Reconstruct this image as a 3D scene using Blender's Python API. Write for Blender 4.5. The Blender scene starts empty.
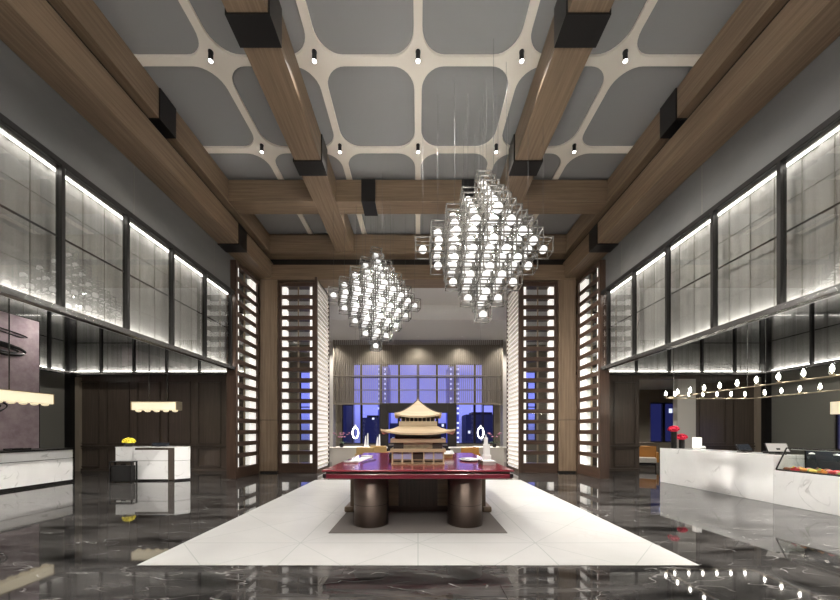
import bpy, math, random
from mathutils import Vector, Matrix
random.seed(7)
PI = math.pi
scn = bpy.context.scene
COL = scn.collection

# ------------------------------------------------------------------ materials
def mat(name, color=(0.5,0.5,0.5), rough=0.5, metal=0.0, spec=0.5, emit=None, estr=0.0, coat=0.0):
    m = bpy.data.materials.new(name); m.use_nodes = True
    b = m.node_tree.nodes['Principled BSDF']
    b.inputs['Base Color'].default_value = (*color, 1)
    b.inputs['Roughness'].default_value = rough
    b.inputs['Metallic'].default_value = metal
    b.inputs['Specular IOR Level'].default_value = spec
    b.inputs['Coat Weight'].default_value = coat
    b.inputs['Coat Roughness'].default_value = 0.05
    if emit:
        b.inputs['Emission Color'].default_value = (*emit, 1)
        b.inputs['Emission Strength'].default_value = estr
    return m
def nodes(m):
    nt = m.node_tree
    return nt, nt.nodes, nt.links, nt.nodes['Principled BSDF']
def ramp(N, stops):
    r = N.new('ShaderNodeValToRGB'); e = r.color_ramp.elements
    e[0].position, e[0].color = stops[0][0], (*stops[0][1], 1)
    e[1].position, e[1].color = stops[-1][0], (*stops[-1][1], 1)
    for p, c in stops[1:-1]:
        x = e.new(p); x.color = (*c, 1)
    return r
def coords(N, L, scale, rot=(0,0,0), loc=(0,0,0), world=True):
    mp = N.new('ShaderNodeMapping')
    mp.inputs['Scale'].default_value = scale; mp.inputs['Rotation'].default_value = rot; mp.inputs['Location'].default_value = loc
    if world:
        g = N.new('ShaderNodeNewGeometry'); L.new(g.outputs['Position'], mp.inputs['Vector'])
    else:
        g = N.new('ShaderNodeTexCoord'); L.new(g.outputs['Object'], mp.inputs['Vector'])
    return mp
def noise(N, L, vec, scale, detail=4, rough=0.5, dist=0.0):
    n = N.new('ShaderNodeTexNoise'); n.inputs['Scale'].default_value = scale
    n.inputs['Detail'].default_value = detail; n.inputs['Roughness'].default_value = rough
    n.inputs['Distortion'].default_value = dist
    L.new(vec.outputs[0], n.inputs['Vector']); return n
def wood(name, axis, c1, c2, c3, rough=0.42):
    m = mat(name, c2, rough); nt, N, L, b = nodes(m)
    sc = [14,14,14]; sc[axis] = 0.5
    mp = coords(N, L, sc, world=False)
    n1 = noise(N, L, mp, 1.6, 6, 0.6, 0.3)
    r = ramp(N, [(0.3, c1), (0.5, c2), (0.72, c3)])
    L.new(n1.outputs['Fac'], r.inputs['Fac']); L.new(r.outputs['Color'], b.inputs['Base Color'])
    return m
def veined(name, base, base2, vein, scale, rough, thick=0.02, rot=0.6, spec=0.5, aniso=3.0, fine=True, vmix=1.0, g0=0.5, g1=0.68, vd=0.8, vdet=3):
    m = mat(name, base, rough, spec=spec); nt, N, L, b = nodes(m)
    mp = coords(N, L, (1, aniso, 1.3), (0.2, 0.3, rot))
    cloud = noise(N, L, mp, scale*0.8, 6, 0.6, 0.6)
    r0 = ramp(N, [(0.35, base), (0.7, base2)]); L.new(cloud.outputs['Fac'], r0.inputs['Fac'])
    def ridge(vec, sc, th, dist):
        n = noise(N, L, vec, sc, vdet, 0.5, dist)
        a = N.new('ShaderNodeMath'); a.operation = 'SUBTRACT'; a.inputs[1].default_value = 0.5
        L.new(n.outputs['Fac'], a.inputs[0])
        c = N.new('ShaderNodeMath'); c.operation = 'ABSOLUTE'; L.new(a.outputs[0], c.inputs[0])
        d = N.new('ShaderNodeMapRange'); d.inputs['From Min'].default_value = 0; d.inputs['From Max'].default_value = th
        d.inputs['To Min'].default_value = 1; d.inputs['To Max'].default_value = 0
        L.new(c.outputs[0], d.inputs['Value']); return d
    v1 = ridge(mp, scale, thick, vd)
    gate = noise(N, L, mp, scale*1.7, 2)
    g = N.new('ShaderNodeMapRange'); g.inputs['From Min'].default_value = g0; g.inputs['From Max'].default_value = g1
    L.new(gate.outputs['Fac'], g.inputs['Value'])
    mu = N.new('ShaderNodeMath'); mu.operation = 'MULTIPLY'; L.new(v1.outputs[0], mu.inputs[0]); L.new(g.outputs[0], mu.inputs[1])
    sc = N.new('ShaderNodeMath'); sc.operation = 'MULTIPLY'; sc.inputs[1].default_value = vmix; L.new(mu.outputs[0], sc.inputs[0])
    mx = N.new('ShaderNodeMix'); mx.data_type = 'RGBA'
    L.new(sc.outputs[0], mx.inputs['Factor']); L.new(r0.outputs['Color'], mx.inputs['A']); mx.inputs['B'].default_value = (*vein, 1)
    L.new(mx.outputs['Result'], b.inputs['Base Color'])
    return m
def add_grid_lines(m, sx, sy, width, color, ox=0, oy=0, diag=False):
    nt, N, L, b = nodes(m)
    src = b.inputs['Base Color'].links[0].from_socket if b.inputs['Base Color'].links else None
    g = N.new('ShaderNodeNewGeometry'); sp = N.new('ShaderNodeSeparateXYZ'); L.new(g.outputs['Position'], sp.inputs[0])
    def M(op, a, c=None):
        n = N.new('ShaderNodeMath'); n.operation = op
        for i, v in enumerate((a, c)):
            if v is None: continue
            if isinstance(v, (int, float)): n.inputs[i].default_value = v
            else: L.new(v, n.inputs[i])
        return n.outputs[0]
    x = M('ADD', sp.outputs[0], ox); y = M('ADD', sp.outputs[1], oy)
    def line(v, s):
        w = M('PINGPONG', v, s/2)
        return M('LESS_THAN', w, width)
    out = M('MAXIMUM', line(x, sx), line(y, sy))
    if diag:
        out = M('MAXIMUM', out, M('MAXIMUM', line(M('ADD', x, y), sx), line(M('SUBTRACT', x, y), sx)))
    mx = N.new('ShaderNodeMix'); mx.data_type = 'RGBA'
    L.new(out, mx.inputs['Factor'])
    if src: L.new(src, mx.inputs['A'])
    else: mx.inputs['A'].default_value = b.inputs['Base Color'].default_value
    mx.inputs['B'].default_value = (*color, 1)
    L.new(mx.outputs['Result'], b.inputs['Base Color'])
def glass_mat(name, tint=(0.9,0.92,0.92), ior=1.5, rough=0.02, base=0.0):
    m = bpy.data.materials.new(name); m.use_nodes = True
    nt = m.node_tree; N = nt.nodes; L = nt.links; N.clear()
    o = N.new('ShaderNodeOutputMaterial'); mx = N.new('ShaderNodeMixShader')
    t = N.new('ShaderNodeBsdfTransparent'); t.inputs[0].default_value = (*tint, 1)
    g = N.new('ShaderNodeBsdfGlossy'); g.inputs['Roughness'].default_value = rough
    f = N.new('ShaderNodeFresnel'); f.inputs['IOR'].default_value = ior
    a = N.new('ShaderNodeMath'); a.operation = 'ADD'; a.inputs[1].default_value = base; a.use_clamp = True
    gg = N.new('ShaderNodeNewGeometry'); iv = N.new('ShaderNodeMath'); iv.operation = 'SUBTRACT'; iv.inputs[0].default_value = 1
    L.new(gg.outputs['Backfacing'], iv.inputs[1])
    pr = N.new('ShaderNodeMath'); pr.operation = 'MULTIPLY'
    L.new(f.outputs[0], a.inputs[0]); L.new(a.outputs[0], pr.inputs[0]); L.new(iv.outputs[0], pr.inputs[1]); L.new(pr.outputs[0], mx.inputs[0])
    L.new(t.outputs[0], mx.inputs[1]); L.new(g.outputs[0], mx.inputs[2]); L.new(mx.outputs[0], o.inputs[0])
    return m

WC = ((0.150,0.102,0.064), (0.208,0.146,0.093), (0.27,0.197,0.128))
M_ = {}
for i, a in enumerate('xyz'):
    M_['wood_'+a] = wood('oak_'+a, i, *WC)
DW = ((0.045,0.026,0.018), (0.065,0.038,0.026), (0.09,0.055,0.038))
for i, a in enumerate('xyz'):
    M_['dark_'+a] = wood('walnut_'+a, i, *DW, rough=0.35)
M_['wains'] = wood('smoked_panel', 2, (0.07,0.054,0.043), (0.09,0.069,0.054), (0.115,0.088,0.07), rough=0.3)
M_['wains_trim'] = mat('panel_moulding', (0.075,0.058,0.046), 0.3)
M_['black'] = mat('black_metal', (0.012,0.011,0.011), 0.35, 0.3)
M_['mull'] = mat('dark_bronze', (0.02,0.019,0.018), 0.35, 0.5)
M_['rail'] = mat('brushed_rail', (0.16,0.155,0.15), 0.25, 0.8)
M_['floor'] = veined('dark_marble', (0.007,0.0067,0.0065), (0.095,0.09,0.086), (0.50,0.48,0.46), 1.1, 0.035, 0.006, 0.75, 0.5, 3.2, vmix=0.6, g0=0.45, g1=0.6, vd=0.4, vdet=2.5)
add_grid_lines(M_['floor'], 1.6, 1.6, 0.003, (0.006,0.006,0.006), 0.8, 0.3)
M_['inlay'] = veined('white_stone_inlay', (0.47,0.465,0.45), (0.54,0.535,0.52), (0.5,0.48,0.46), 0.8, 0.35, 0.02, 0.4, 0.35, 1.5)
add_grid_lines(M_['inlay'], 1.57, 1.57, 0.007, (0.34,0.36,0.34), 0, 0.43, True)
M_['marble'] = veined('white_marble', (0.88,0.875,0.865), (0.80,0.795,0.785), (0.36,0.35,0.34), 0.9, 0.12, 0.02, 0.9, 0.5, 1.8, vmix=0.7)
M_['greystone'] = veined('grey_wall_stone', (0.115,0.117,0.115), (0.16,0.16,0.155), (0.21,0.21,0.20), 0.5, 0.35, 0.02, 0.3, 0.4, 1.0, vmix=0.4)
M_['panelgrey'] = mat('coffer_grey', (0.29,0.295,0.295), 0.6)
M_['cream'] = mat('cream_lattice', (0.88,0.83,0.74), 0.5)
M_['sidewall'] = mat('side_wall_fabric', (0.21,0.205,0.18), 0.6)
M_['tan'] = mat('tan_trim', (0.32,0.27,0.21), 0.5)
M_['lightwall'] = mat('light_plaster', (0.56,0.53,0.48), 0.7)
M_['loungeceil'] = mat('lounge_ceiling_plaster', (0.72,0.71,0.69), 0.7)
M_['led'] = mat('led_strip', (1,1,1), 0.5, emit=(1,0.965,0.91), estr=11)
M_['block'] = mat('lit_white_block', (0.9,0.88,0.84), 0.4, emit=(1,0.95,0.88), estr=0.5)
M_['jamb_glow'] = mat('backlit_panel', (0.9,0.88,0.86), 0.4, emit=(1,0.93,0.9), estr=0.36)
M_['globe'] = mat('opal_globe', (0.3,0.3,0.3), 0.5, emit=(1,0.98,0.95), estr=0.75)
M_['chrome'] = mat('polished_nickel', (0.30,0.29,0.27), 0.25, 0.85)
M_['cable'] = mat('steel_cable', (0.10,0.10,0.10), 0.6, 0.2)
M_['brass'] = mat('pale_brass', (0.45,0.38,0.27), 0.3, 0.9)
M_['glass'] = glass_mat('clear_glass', (0.93,0.95,0.94))
M_['gal_glass'] = glass_mat('gallery_glass', (0.78,0.78,0.77), 1.5, 0.012, 0.09)
M_['win_glass'] = glass_mat('window_glass', (0.92,0.93,0.96), 1.45, 0.01, 0.0)
M_['red'] = wood('red_lacquer', 0, (0.15,0.012,0.022), (0.19,0.016,0.028), (0.23,0.022,0.035), 0.16)
M_['redtrim'] = mat('red_lacquer_edge', (0.17,0.014,0.028), 0.25, coat=0.4)
M_['pillar'] = mat('bronze_drum', (0.20,0.155,0.13), 0.42, 0.95)
M_['rug'] = mat('grey_mat', (0.13,0.115,0.105), 0.85)
M_['pale'] = wood('pale_model_wood', 0, (0.52,0.39,0.24), (0.62,0.48,0.31), (0.70,0.56,0.38), 0.5)
M_['palemid'] = wood('mid_model_wood', 2, (0.30,0.20,0.11), (0.38,0.26,0.15), (0.46,0.33,0.20), 0.5)
M_['darkmodel'] = mat('dark_model_wood', (0.05,0.032,0.022), 0.5)
M_['white'] = mat('white_ceramic', (0.82,0.82,0.80), 0.3)
M_['paper'] = mat('paper', (0.75,0.76,0.76), 0.7)
M_['greybox'] = mat('grey_card', (0.35,0.34,0.32), 0.6)
M_['orange'] = mat('orange_leather', (0.55,0.25,0.05), 0.5)
M_['tanleather'] = mat('tan_leather', (0.50,0.33,0.13), 0.5)
M_['cushion'] = mat('cream_cushion', (0.7,0.66,0.6), 0.8)
M_['green'] = mat('leaf_green', (0.05,0.09,0.03), 0.5)
M_['pink'] = mat('orchid_petal', (0.35,0.12,0.2), 0.5)
M_['redflower'] = mat('red_flower', (0.75,0.02,0.07), 0.6)
M_['yellow'] = mat('yellow_flower', (0.85,0.72,0.05), 0.6)
M_['shade'] = mat('glowing_shade', (0.9,0.82,0.6), 0.5, emit=(1,0.86,0.60), estr=0.4)
M_['bulb'] = mat('candle_bulb', (1,1,1), 0.5, emit=(1,0.93,0.82), estr=28)
M_['lampwhite'] = mat('lamp_face', (1,1,1), 0.5, emit=(1,0.96,0.88), estr=9)
M_['screen'] = mat('screen_face', (0.03,0.035,0.045), 0.15)
M_['slat'] = mat('bronze_slat', (0.22,0.19,0.145), 0.45, 0.2)
M_['darkframe'] = mat('dark_frame', (0.014,0.011,0.009), 0.5, spec=0.3)
_b = M_['pillar'].node_tree.nodes['Principled BSDF']; _b.inputs['Anisotropic'].default_value = 0.85; _b.inputs['Anisotropic Rotation'].default_value = 0.25
# pleated curtain behind the gallery glass
m = mat('sheer_curtain', (0.40,0.39,0.375), 0.8); M_['curtain'] = m
nt, N, L, b = nodes(m)
mp = coords(N, L, (1,1,0.02)); n1 = noise(N, L, mp, 9, 3)
r = ramp(N, [(0.3,(0.27,0.265,0.255)), (0.7,(0.36,0.355,0.345))]); L.new(n1.outputs['Fac'], r.inputs['Fac']); L.new(r.outputs['Color'], b.inputs['Base Color'])
# woven pink artwork
m = mat('mauve_weave', (0.3,0.2,0.22), 0.8); M_['art'] = m
nt, N, L, b = nodes(m)
mp = coords(N, L, (1,1,1)); n1 = noise(N, L, mp, 2.2, 8, 0.7); n1.inputs['Scale'].default_value = 2.5
r = ramp(N, [(0.3,(0.30,0.215,0.24)), (0.7,(0.52,0.43,0.45))]); L.new(n1.outputs['Fac'], r.inputs['Fac']); L.new(r.outputs['Color'], b.inputs['Base Color'])
# night buildings with rows of lit windows
def tower_mat(name, base, lit, sx, sz, frac, strength):
    m = mat(name, base, 0.6); nt, N, L, b = nodes(m)
    mp = coords(N, L, (1.0/sx, 1, 1.0/sz)); v = N.new('ShaderNodeTexBrick')
    g = N.new('ShaderNodeNewGeometry'); sp = N.new('ShaderNodeSeparateXYZ'); L.new(g.outputs['Position'], sp.inputs[0])
    def Mt(op, a, c=None):
        n = N.new('ShaderNodeMath'); n.operation = op
        for i, q in enumerate((a, c)):
            if q is None: continue
            if isinstance(q, (int, float)): n.inputs[i].default_value = q
            else: L.new(q, n.inputs[i])
        return n.outputs[0]
    N.remove(v)
    u = Mt('PINGPONG', sp.outputs[0], sx/2); w = Mt('PINGPONG', sp.outputs[2], sz/2)
    inside = Mt('MULTIPLY', Mt('LESS_THAN', u, sx*0.17), Mt('LESS_THAN', w, sz*0.2))
    wn = N.new('ShaderNodeTexWhiteNoise'); cb = N.new('ShaderNodeCombineXYZ')
    L.new(Mt('ROUND', Mt('DIVIDE', sp.outputs[0], sx)), cb.inputs[0]); L.new(Mt('ROUND', Mt('DIVIDE', sp.outputs[2], sz)), cb.inputs[2])
    L.new(cb.outputs[0], wn.inputs[0])
    on = Mt('MULTIPLY', inside, Mt('LESS_THAN', wn.outputs['Value'], frac))
    b.inputs['Emission Color'].default_value = (*lit, 1)
    L.new(Mt('MULTIPLY', on, strength), b.inputs['Emission Strength'])
    return m
M_['tower_dark'] = tower_mat('night_block', (0.03,0.035,0.07), (0.75,0.8,1.0), 1.2, 1.3, 0.22, 1.0)
M_['tower_lit'] = tower_mat('lit_tower', (0.25,0.28,0.7), (0.85,0.88,1.0), 1.5, 1.1, 0.85, 1.0)

# ------------------------------------------------------------------ mesh builder
class MB:
    def __init__(s): s.v = []; s.f = []; s.smooth = []
    def add(s, vs, fs, sm=False):
        o = len(s.v); s.v += [tuple(p) for p in vs]
        s.f += [tuple(i+o for i in f) for f in fs]; s.smooth += [sm]*len(fs); return s
    def box(s, x0, x1, y0, y1, z0, z1):
        vs = [(x0,y0,z0),(x1,y0,z0),(x1,y1,z0),(x0,y1,z0),(x0,y0,z1),(x1,y0,z1),(x1,y1,z1),(x0,y1,z1)]
        return s.add(vs, [(3,2,1,0),(4,5,6,7),(0,1,5,4),(1,2,6,5),(2,3,7,6),(3,0,4,7)])
    def prism(s, pts, z0, z1):
        n = len(pts); vs = [(x,y,z0) for x,y in pts] + [(x,y,z1) for x,y in pts]
        fs = [tuple(reversed(range(n))), tuple(range(n,2*n))] + [(i,(i+1)%n,(i+1)%n+n,i+n) for i in range(n)]
        return s.add(vs, fs)
    def lathe(s, prof, c=(0,0,0), n=24, sm=True, cap=True):
        vs = []; fs = []
        for r, z in prof:
            for k in range(n):
                a = 2*PI*k/n; vs.append((c[0]+r*math.cos(a), c[1]+r*math.sin(a), c[2]+z))
        for i in range(len(prof)-1):
            for k in range(n):
                k2 = (k+1)%n; fs.append((i*n+k, i*n+k2, (i+1)*n+k2, (i+1)*n+k))
        s.add(vs, fs, sm)
        if cap:
            s.add(vs[:n], [tuple(reversed(range(n)))]); s.add(vs[-n:], [tuple(range(n))])
        return s
    def sphere(s, c, r, n=12, m=8, sz=1.0):
        prof = [(max(r*math.sin(PI*i/m), 1e-4), -r*sz*math.cos(PI*i/m)) for i in range(m+1)]
        return s.lathe(prof, c, n, True, False)
    def tube(s, pts, r, n=8, closed=False):
        pts = [Vector(p) for p in pts]; N_ = len(pts); rings = []
        for i, p in enumerate(pts):
            if closed: t = pts[(i+1)%N_] - pts[i-1]
            else: t = pts[min(i+1,N_-1)] - pts[max(i-1,0)]
            t.normalize(); up = Vector((0,0,1)) if abs(t.z) < 0.95 else Vector((1,0,0))
            a = t.cross(up).normalized(); b2 = t.cross(a).normalized()
            rr = r[i] if isinstance(r, (list,tuple)) else r
            rings.append([p + a*rr*math.cos(2*PI*k/n) + b2*rr*math.sin(2*PI*k/n) for k in range(n)])
        vs = [q for g in rings for q in g]; fs = []
        for i in range(N_ if closed else N_-1):
            j = (i+1)%N_
            for k in range(n): fs.append((i*n+k, i*n+(k+1)%n, j*n+(k+1)%n, j*n+k))
        if not closed: fs += [tuple(reversed(range(n))), tuple(range((N_-1)*n, N_*n))]
        return s.add(vs, fs, n > 5)
    def mesh(s, name, material):
        me = bpy.data.meshes.new(name); me.from_pydata(s.v, [], s.f); me.update()
        me.polygons.foreach_set('use_smooth', s.smooth)
        me.materials.append(M_[material] if isinstance(material, str) else material)
        return me
    def build(s, name, material, parent=None, bevel=0.0, loc=None):
        o = bpy.data.objects.new(name, s.mesh(name, material)); COL.objects.link(o)
        if parent: o.parent = parent
        if loc: o.location = loc
        if bevel:
            md = o.modifiers.new('bevel', 'BEVEL'); md.width = bevel; md.segments = 2; md.limit_method = 'ANGLE'
        return o
def bx(*a): return MB().box(*a)
def tag(o, label=None, cat=None, group=None, kind=None):
    if label: o['label'] = label
    if cat: o['category'] = cat
    if group: o['group'] = group
    if kind: o['kind'] = kind
    return o
def empty(name, loc, rz=0, label=None, cat=None, group=None):
    o = bpy.data.objects.new(name, None); COL.objects.link(o); o.location = loc; o.rotation_euler.z = rz
    o.empty_display_size = 0.1
    return tag(o, label, cat, group)
def struct(name, mb, m, parent=None, label=None):
    o = mb.build(name, m, parent); o['kind'] = 'structure'
    if label: o['label'] = label
    return o
def copy_tree(o, parent=None):
    c = o.copy(); COL.objects.link(c); c.parent = parent
    for ch in list(o.children): copy_tree(ch, c)
    return c
def lamp(name, kind, loc, energy, color=(1,0.95,0.89), parent=None, size=0.1, angle=80, blend=0.6, rot=(0,0,0), sy=None):
    l = bpy.data.lights.new(name, kind); l.energy = energy; l.color = color
    if kind == 'SPOT': l.spot_size = math.radians(angle); l.spot_blend = blend; l.shadow_soft_size = size
    if kind == 'POINT': l.shadow_soft_size = size
    if kind == 'AREA':
        l.size = size
        if sy: l.shape = 'RECTANGLE'; l.size_y = sy
    o = bpy.data.objects.new(name, l); COL.objects.link(o); o.location = loc; o.rotation_euler = rot
    if parent: o.parent = parent
    return o

# ------------------------------------------------------------------ camera (level, vertical shift)
F = 320.0; VX, VY = 418.0, 431.0; H = 1.5
cam = bpy.data.cameras.new('camera'); co = bpy.data.objects.new('camera', cam); COL.objects.link(co)
co.location = (0, 0, H); co.rotation_euler = (PI/2, 0, 0)
cam.sensor_width = 36; cam.lens = F/840*36
cam.shift_x = (420-VX)/840; cam.shift_y = (VY-300)/840
cam.clip_start = 0.05; cam.clip_end = 400
scn.camera = co
vs_ = scn.view_settings; vs_.view_transform = 'Standard'; vs_.look = 'None'; vs_.gamma = 1; vs_.use_curve_mapping = False
vs_.exposure = 0.6

# world: dusk sky
w = bpy.data.worlds.new('dusk'); scn.world = w; w.use_nodes = True
N = w.node_tree.nodes; L = w.node_tree.links; bg = N['Background']
tc = N.new('ShaderNodeTexCoord'); sp = N.new('ShaderNodeSeparateXYZ'); L.new(tc.outputs['Generated'], sp.inputs[0])
r = ramp(N, [(0.0,(0.10,0.11,0.30)), (0.06,(0.19,0.205,0.66)), (0.5,(0.15,0.16,0.60))]); L.new(sp.outputs[2], r.inputs['Fac'])
L.new(r.outputs['Color'], bg.inputs['Color']); bg.inputs['Strength'].default_value = 1.35

# ------------------------------------------------------------------ setting
XG = 5.75     # plane of the gallery screens
ZC = 8.4      # underside of the lattice
YB = 11.7     # portal wall
struct('floor', bx(-16,16,-4.2,21,-0.2,0), 'floor')
struct('floor_inlay', bx(-3.14,3.14,3.57,9.8,0.0,0.004), 'inlay', label='white stone inlay with faint diamond joints in the dark floor')
struct('wall_front', bx(-13.1,13.1,-4.2,-4.0,0,9), 'greystone')
struct('ceiling', bx(-6.1,6.1,-4.0,12.2,ZC+0.05,ZC+0.3), 'panelgrey')
for s, nm in ((-1,'left'), (1,'right')):
    a, b2 = sorted((s*5.86, s*6.1))
    struct('wall_%s_upper' % nm, bx(a,b2,-4,12.2,5.85,ZC+0.05), 'greystone')
    # seams of the stone cladding
    mb = MB()
    for y in (-1.2, 1.4, 4.0, 6.6, 9.2):
        c, d = sorted((s*5.855, s*5.863)); mb.box(c,d,y-0.006,y+0.006,5.86,7.6)
    struct('trim_seam_%s' % nm, mb, 'sidewall')
    a, b2 = sorted((s*6.1, s*13.1))
    struct('ceiling_aisle_%s' % nm, bx(a,b2,-4,12.2,5.85,5.95), 'sidewall')
    a, b2 = sorted((s*12.95, s*13.15))
    if s < 0:
        struct('wall_left', bx(a,b2,-4,12.2,0,5.85), 'sidewall')
    else:
        mb = bx(a,b2,-4,8.6,0,5.85); mb.box(a,b2,9.95,12.2,0,5.85); mb.box(a,b2,8.6,9.95,0,0.9); mb.box(a,b2,8.6,9.95,2.1,5.85)
        struct('wall_right', mb, 'sidewall')
# lattice: rounded openings in a cream grid
SX, SY = 1.885, 1.9; Y0 = 5.98 - 5*SY
def lattice():
    mb = MB(); rw, rad, K = 0.075, 0.42, 8
    for i in range(-3, 3):
        for j in range(0, 8):
            x0, y0 = i*SX, Y0 + j*SY; x1, y1 = x0+SX, y0+SY
            ax0, ay0, ax1, ay1 = x0+rw, y0+rw, x1-rw, y1-rw
            inn = []; out = []
            for cx, cy, a0, ox, oy in ((ax1-rad, ay1-rad, 0, x1, y1), (ax0+rad, ay1-rad, 90, x0, y1), (ax0+rad, ay0+rad, 180, x0, y0), (ax1-rad, ay0+rad, 270, x1, y0)):
                for k in range(K+1):
                    a = math.radians(a0 + 90*k/K); px, py = cx+rad*math.cos(a), cy+rad*math.sin(a); inn.append((px,py))
                    if k == K//2: q = (ox, oy)
                    elif (k < K//2) == (a0 in (0, 180)): q = (ox, py)
                    else: q = (px, oy)
                    out.append(q)
            n = len(inn)
            vs = [(x,y,ZC) for x,y in inn] + [(x,y,ZC) for x,y in out] + [(x,y,ZC+0.05) for x,y in inn]
            fs = [(i2, (i2+1)%n, n+(i2+1)%n, n+i2) for i2 in range(n)] + [(i2, (i2+1)%n, 2*n+(i2+1)%n, 2*n+i2) for i2 in range(n)]
            mb.add(vs, fs)
    return mb
struct('ceiling_lattice', lattice(), 'cream', label='cream lattice of rounded grey coffers')

# portal wall: back of the hall
mb = MB()
mb.box(-6.1,-5.05, 11.8,12.2, 0, ZC+0.05); mb.box(5.05,6.1, 11.8,12.2, 0, ZC+0.05)
mb.box(-5.05,5.05, 11.8,12.2, 6.95, ZC+0.05)
struct('wall_back', mb, 'wood_x')
# aisle back walls, wainscot of smoked panels
def wainscot(x0, x1, nm, n):
    o = struct('wall_aisle_%s' % nm, bx(min(x0,x1), max(x0,x1), 12.0, 12.2, 0, 5.85), 'wains')
    mb = MB(); wd = (x1-x0)/n
    for i in range(n):
        a, b2 = x0+i*wd+0.14, x0+(i+1)*wd-0.14; t = 0.035
        for z0, z1 in ((0.16,0.86), (1.02,3.36)):
            mb.box(a,b2,11.965,12.0,z0,z0+t); mb.box(a,b2,11.965,12.0,z1-t,z1)
            mb.box(a,a+t,11.965,12.0,z0+t,z1-t); mb.box(b2-t,b2,11.965,12.0,z0+t,z1-t)
    mb.box(x0,x1,11.95,12.0,0.90,0.96); mb.box(x0,x1,11.95,12.0,0,0.1)
    struct('trim_moulding_%s' % nm, mb, 'wains_trim')
    return o
wainscot(-12.95, -6.1, 'left', 6)
wainscot(6.1, 8.3, 'right', 2)
wainscot(10.4, 12.95, 'far_right', 2)
struct('wall_aisle_right_lintel', bx(8.3,10.4,12.0,12.2,3.45,5.85), 'wains')
struct('wall_aisle_right_pier', bx(9.72,10.4,11.98,12.2,0,3.45), 'lightwall')
for s, nm in ((-1,'left'), (1,'right')):
    a, b2 = sorted((s*12.6, s*12.76)); struct('trim_corner_%s' % nm, bx(a,b2,11.9,11.999,0,3.5), 'tan')
    a, b2 = sorted((s*12.76, s*12.95)); struct('column_corner_%s' % nm, bx(a,b2,11.72,11.95,0,5.8), 'black')
    a, b2 = sorted((s*12.90, s*12.95)); struct('baseboard_%s' % nm, bx(a,b2,-4,11.7,0,0.1), 'black')

# lounge beyond the portal
struct('ceiling_lounge_high', bx(-8.1,8.1,12.2,15.5,7.6,7.7), 'loungeceil')
struct('ceiling_lounge_low', bx(-8.1,8.1,15.5,20.0,6.875,7.7), 'loungeceil')
for s, nm in ((-1,'left'), (1,'right')):
    a, b2 = sorted((s*8.0, s*8.1)); struct('wall_lounge_%s' % nm, bx(a,b2,12.2,20,0,7.6), 'lightwall')
# window wall Y=20
ops = [(-7.4,-6.4,0.9,5.3), (-4.75,-4.05,0.7,3.15), (-4.05,4.05,0.7,5.7), (4.05,4.75,0.7,3.15), (6.4,7.4,0.9,5.3)]
mb = MB()
mb.box(-8.1,8.1,20,20.3,5.7,7.7); mb.box(-8.1,8.1,20,20.3,0,0.7)
mb.box(-8.1,-7.4,20,20.3,0.7,5.7); mb.box(-6.4,-4.75,20,20.3,0.7,5.7); mb.box(-7.4,-6.4,20,20.3,5.3,5.7); mb.box(-7.4,-6.4,20,20.3,0.7,0.9)
mb.box(8.1,7.4,20,20.3,0.7,5.7); mb.box(6.4,4.75,20,20.3,0.7,5.7); mb.box(7.4,6.4,20,20.3,5.3,5.7); mb.box(7.4,6.4,20,20.3,0.7,0.9)
mb.box(-4.75,-4.05,20,20.3,3.15,5.7); mb.box(4.75,4.05,20,20.3,3.15,5.7)
struct('wall_lounge_back', mb, 'slat')
for s, nm in ((-1,'left'), (1,'right')):
    a, b2 = sorted((s*5.12, s*6.1)); struct('column_lounge_%s' % nm, bx(a,b2,19.3,20,0,6.875), 'lightwall')
def window(n, x0, x1, z0, z1, bars, y=20.1, zbar=()):
    f = MB(); t = 0.05
    f.box(x0,x1,y-.04,y+.04,z0,z0+t); f.box(x0,x1,y-.04,y+.04,z1-t,z1); f.box(x0,x0+t,y-.04,y+.04,z0,z1); f.box(x1-t,x1,y-.04,y+.04,z0,z1)
    for b3 in bars: f.box(b3-.07,b3+.07,y-.05,y+.05,z0,z1)
    for b3 in zbar: f.box(x0,x1,y-.04,y+.04,b3-.03,b3+.03)
    o = struct('window_%d' % n, f, 'darkframe')
    struct('window_pane', bx(x0+.01,x1-.01,y-.006,y+.006,z0+.01,z1-.01), 'win_glass', o)
window(1, -4.05, 4.05, 0.7, 5.7, (-3.55,-2.35,-1.2,0,1.2,2.35,3.55), zbar=(4.85,))
window(2, -7.4, -6.4, 0.9, 5.3, (), zbar=(3.0,)); window(3, 6.4, 7.4, 0.9, 5.3, (), zbar=(3.0,))
window(4, -4.75, -4.08, 0.7, 3.15, ()); window(5, 4.08, 4.75, 0.7, 3.15, ())
# right wing room behind the counter
struct('wall_wing_back', MB().box(8.1,12.35,17,17.2,0,5.85).box(13.9,16,17,17.2,0,5.85).box(12.35,13.9,17,17.2,3.0,5.85).box(12.35,13.9,17,17.2,0,0.9), 'slat')
struct('wall_wing_right', bx(15.8,16,12.2,17,0,5.85), 'lightwall')
struct('wall_wing_front', bx(13.15,16,12.0,12.2,0,5.85), 'lightwall')
struct('ceiling_wing', bx(8.1,16,12.2,17.2,3.7,3.8), 'lightwall')
window(6, 12.35, 13.9, 0.9, 3.0, (13.1,), y=17.1)
o = struct('window_7', MB().box(12.98,13.02,8.6,9.95,0.9,0.95).box(12.98,13.02,8.6,9.95,2.05,2.1).box(12.98,13.02,8.6,8.65,0.95,2.05).box(12.98,13.02,9.9,9.95,0.95,2.05), 'darkframe')
struct('window_pane', bx(12.995,13.005,8.65,9.9,0.95,2.05), 'win_glass', o)

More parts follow.
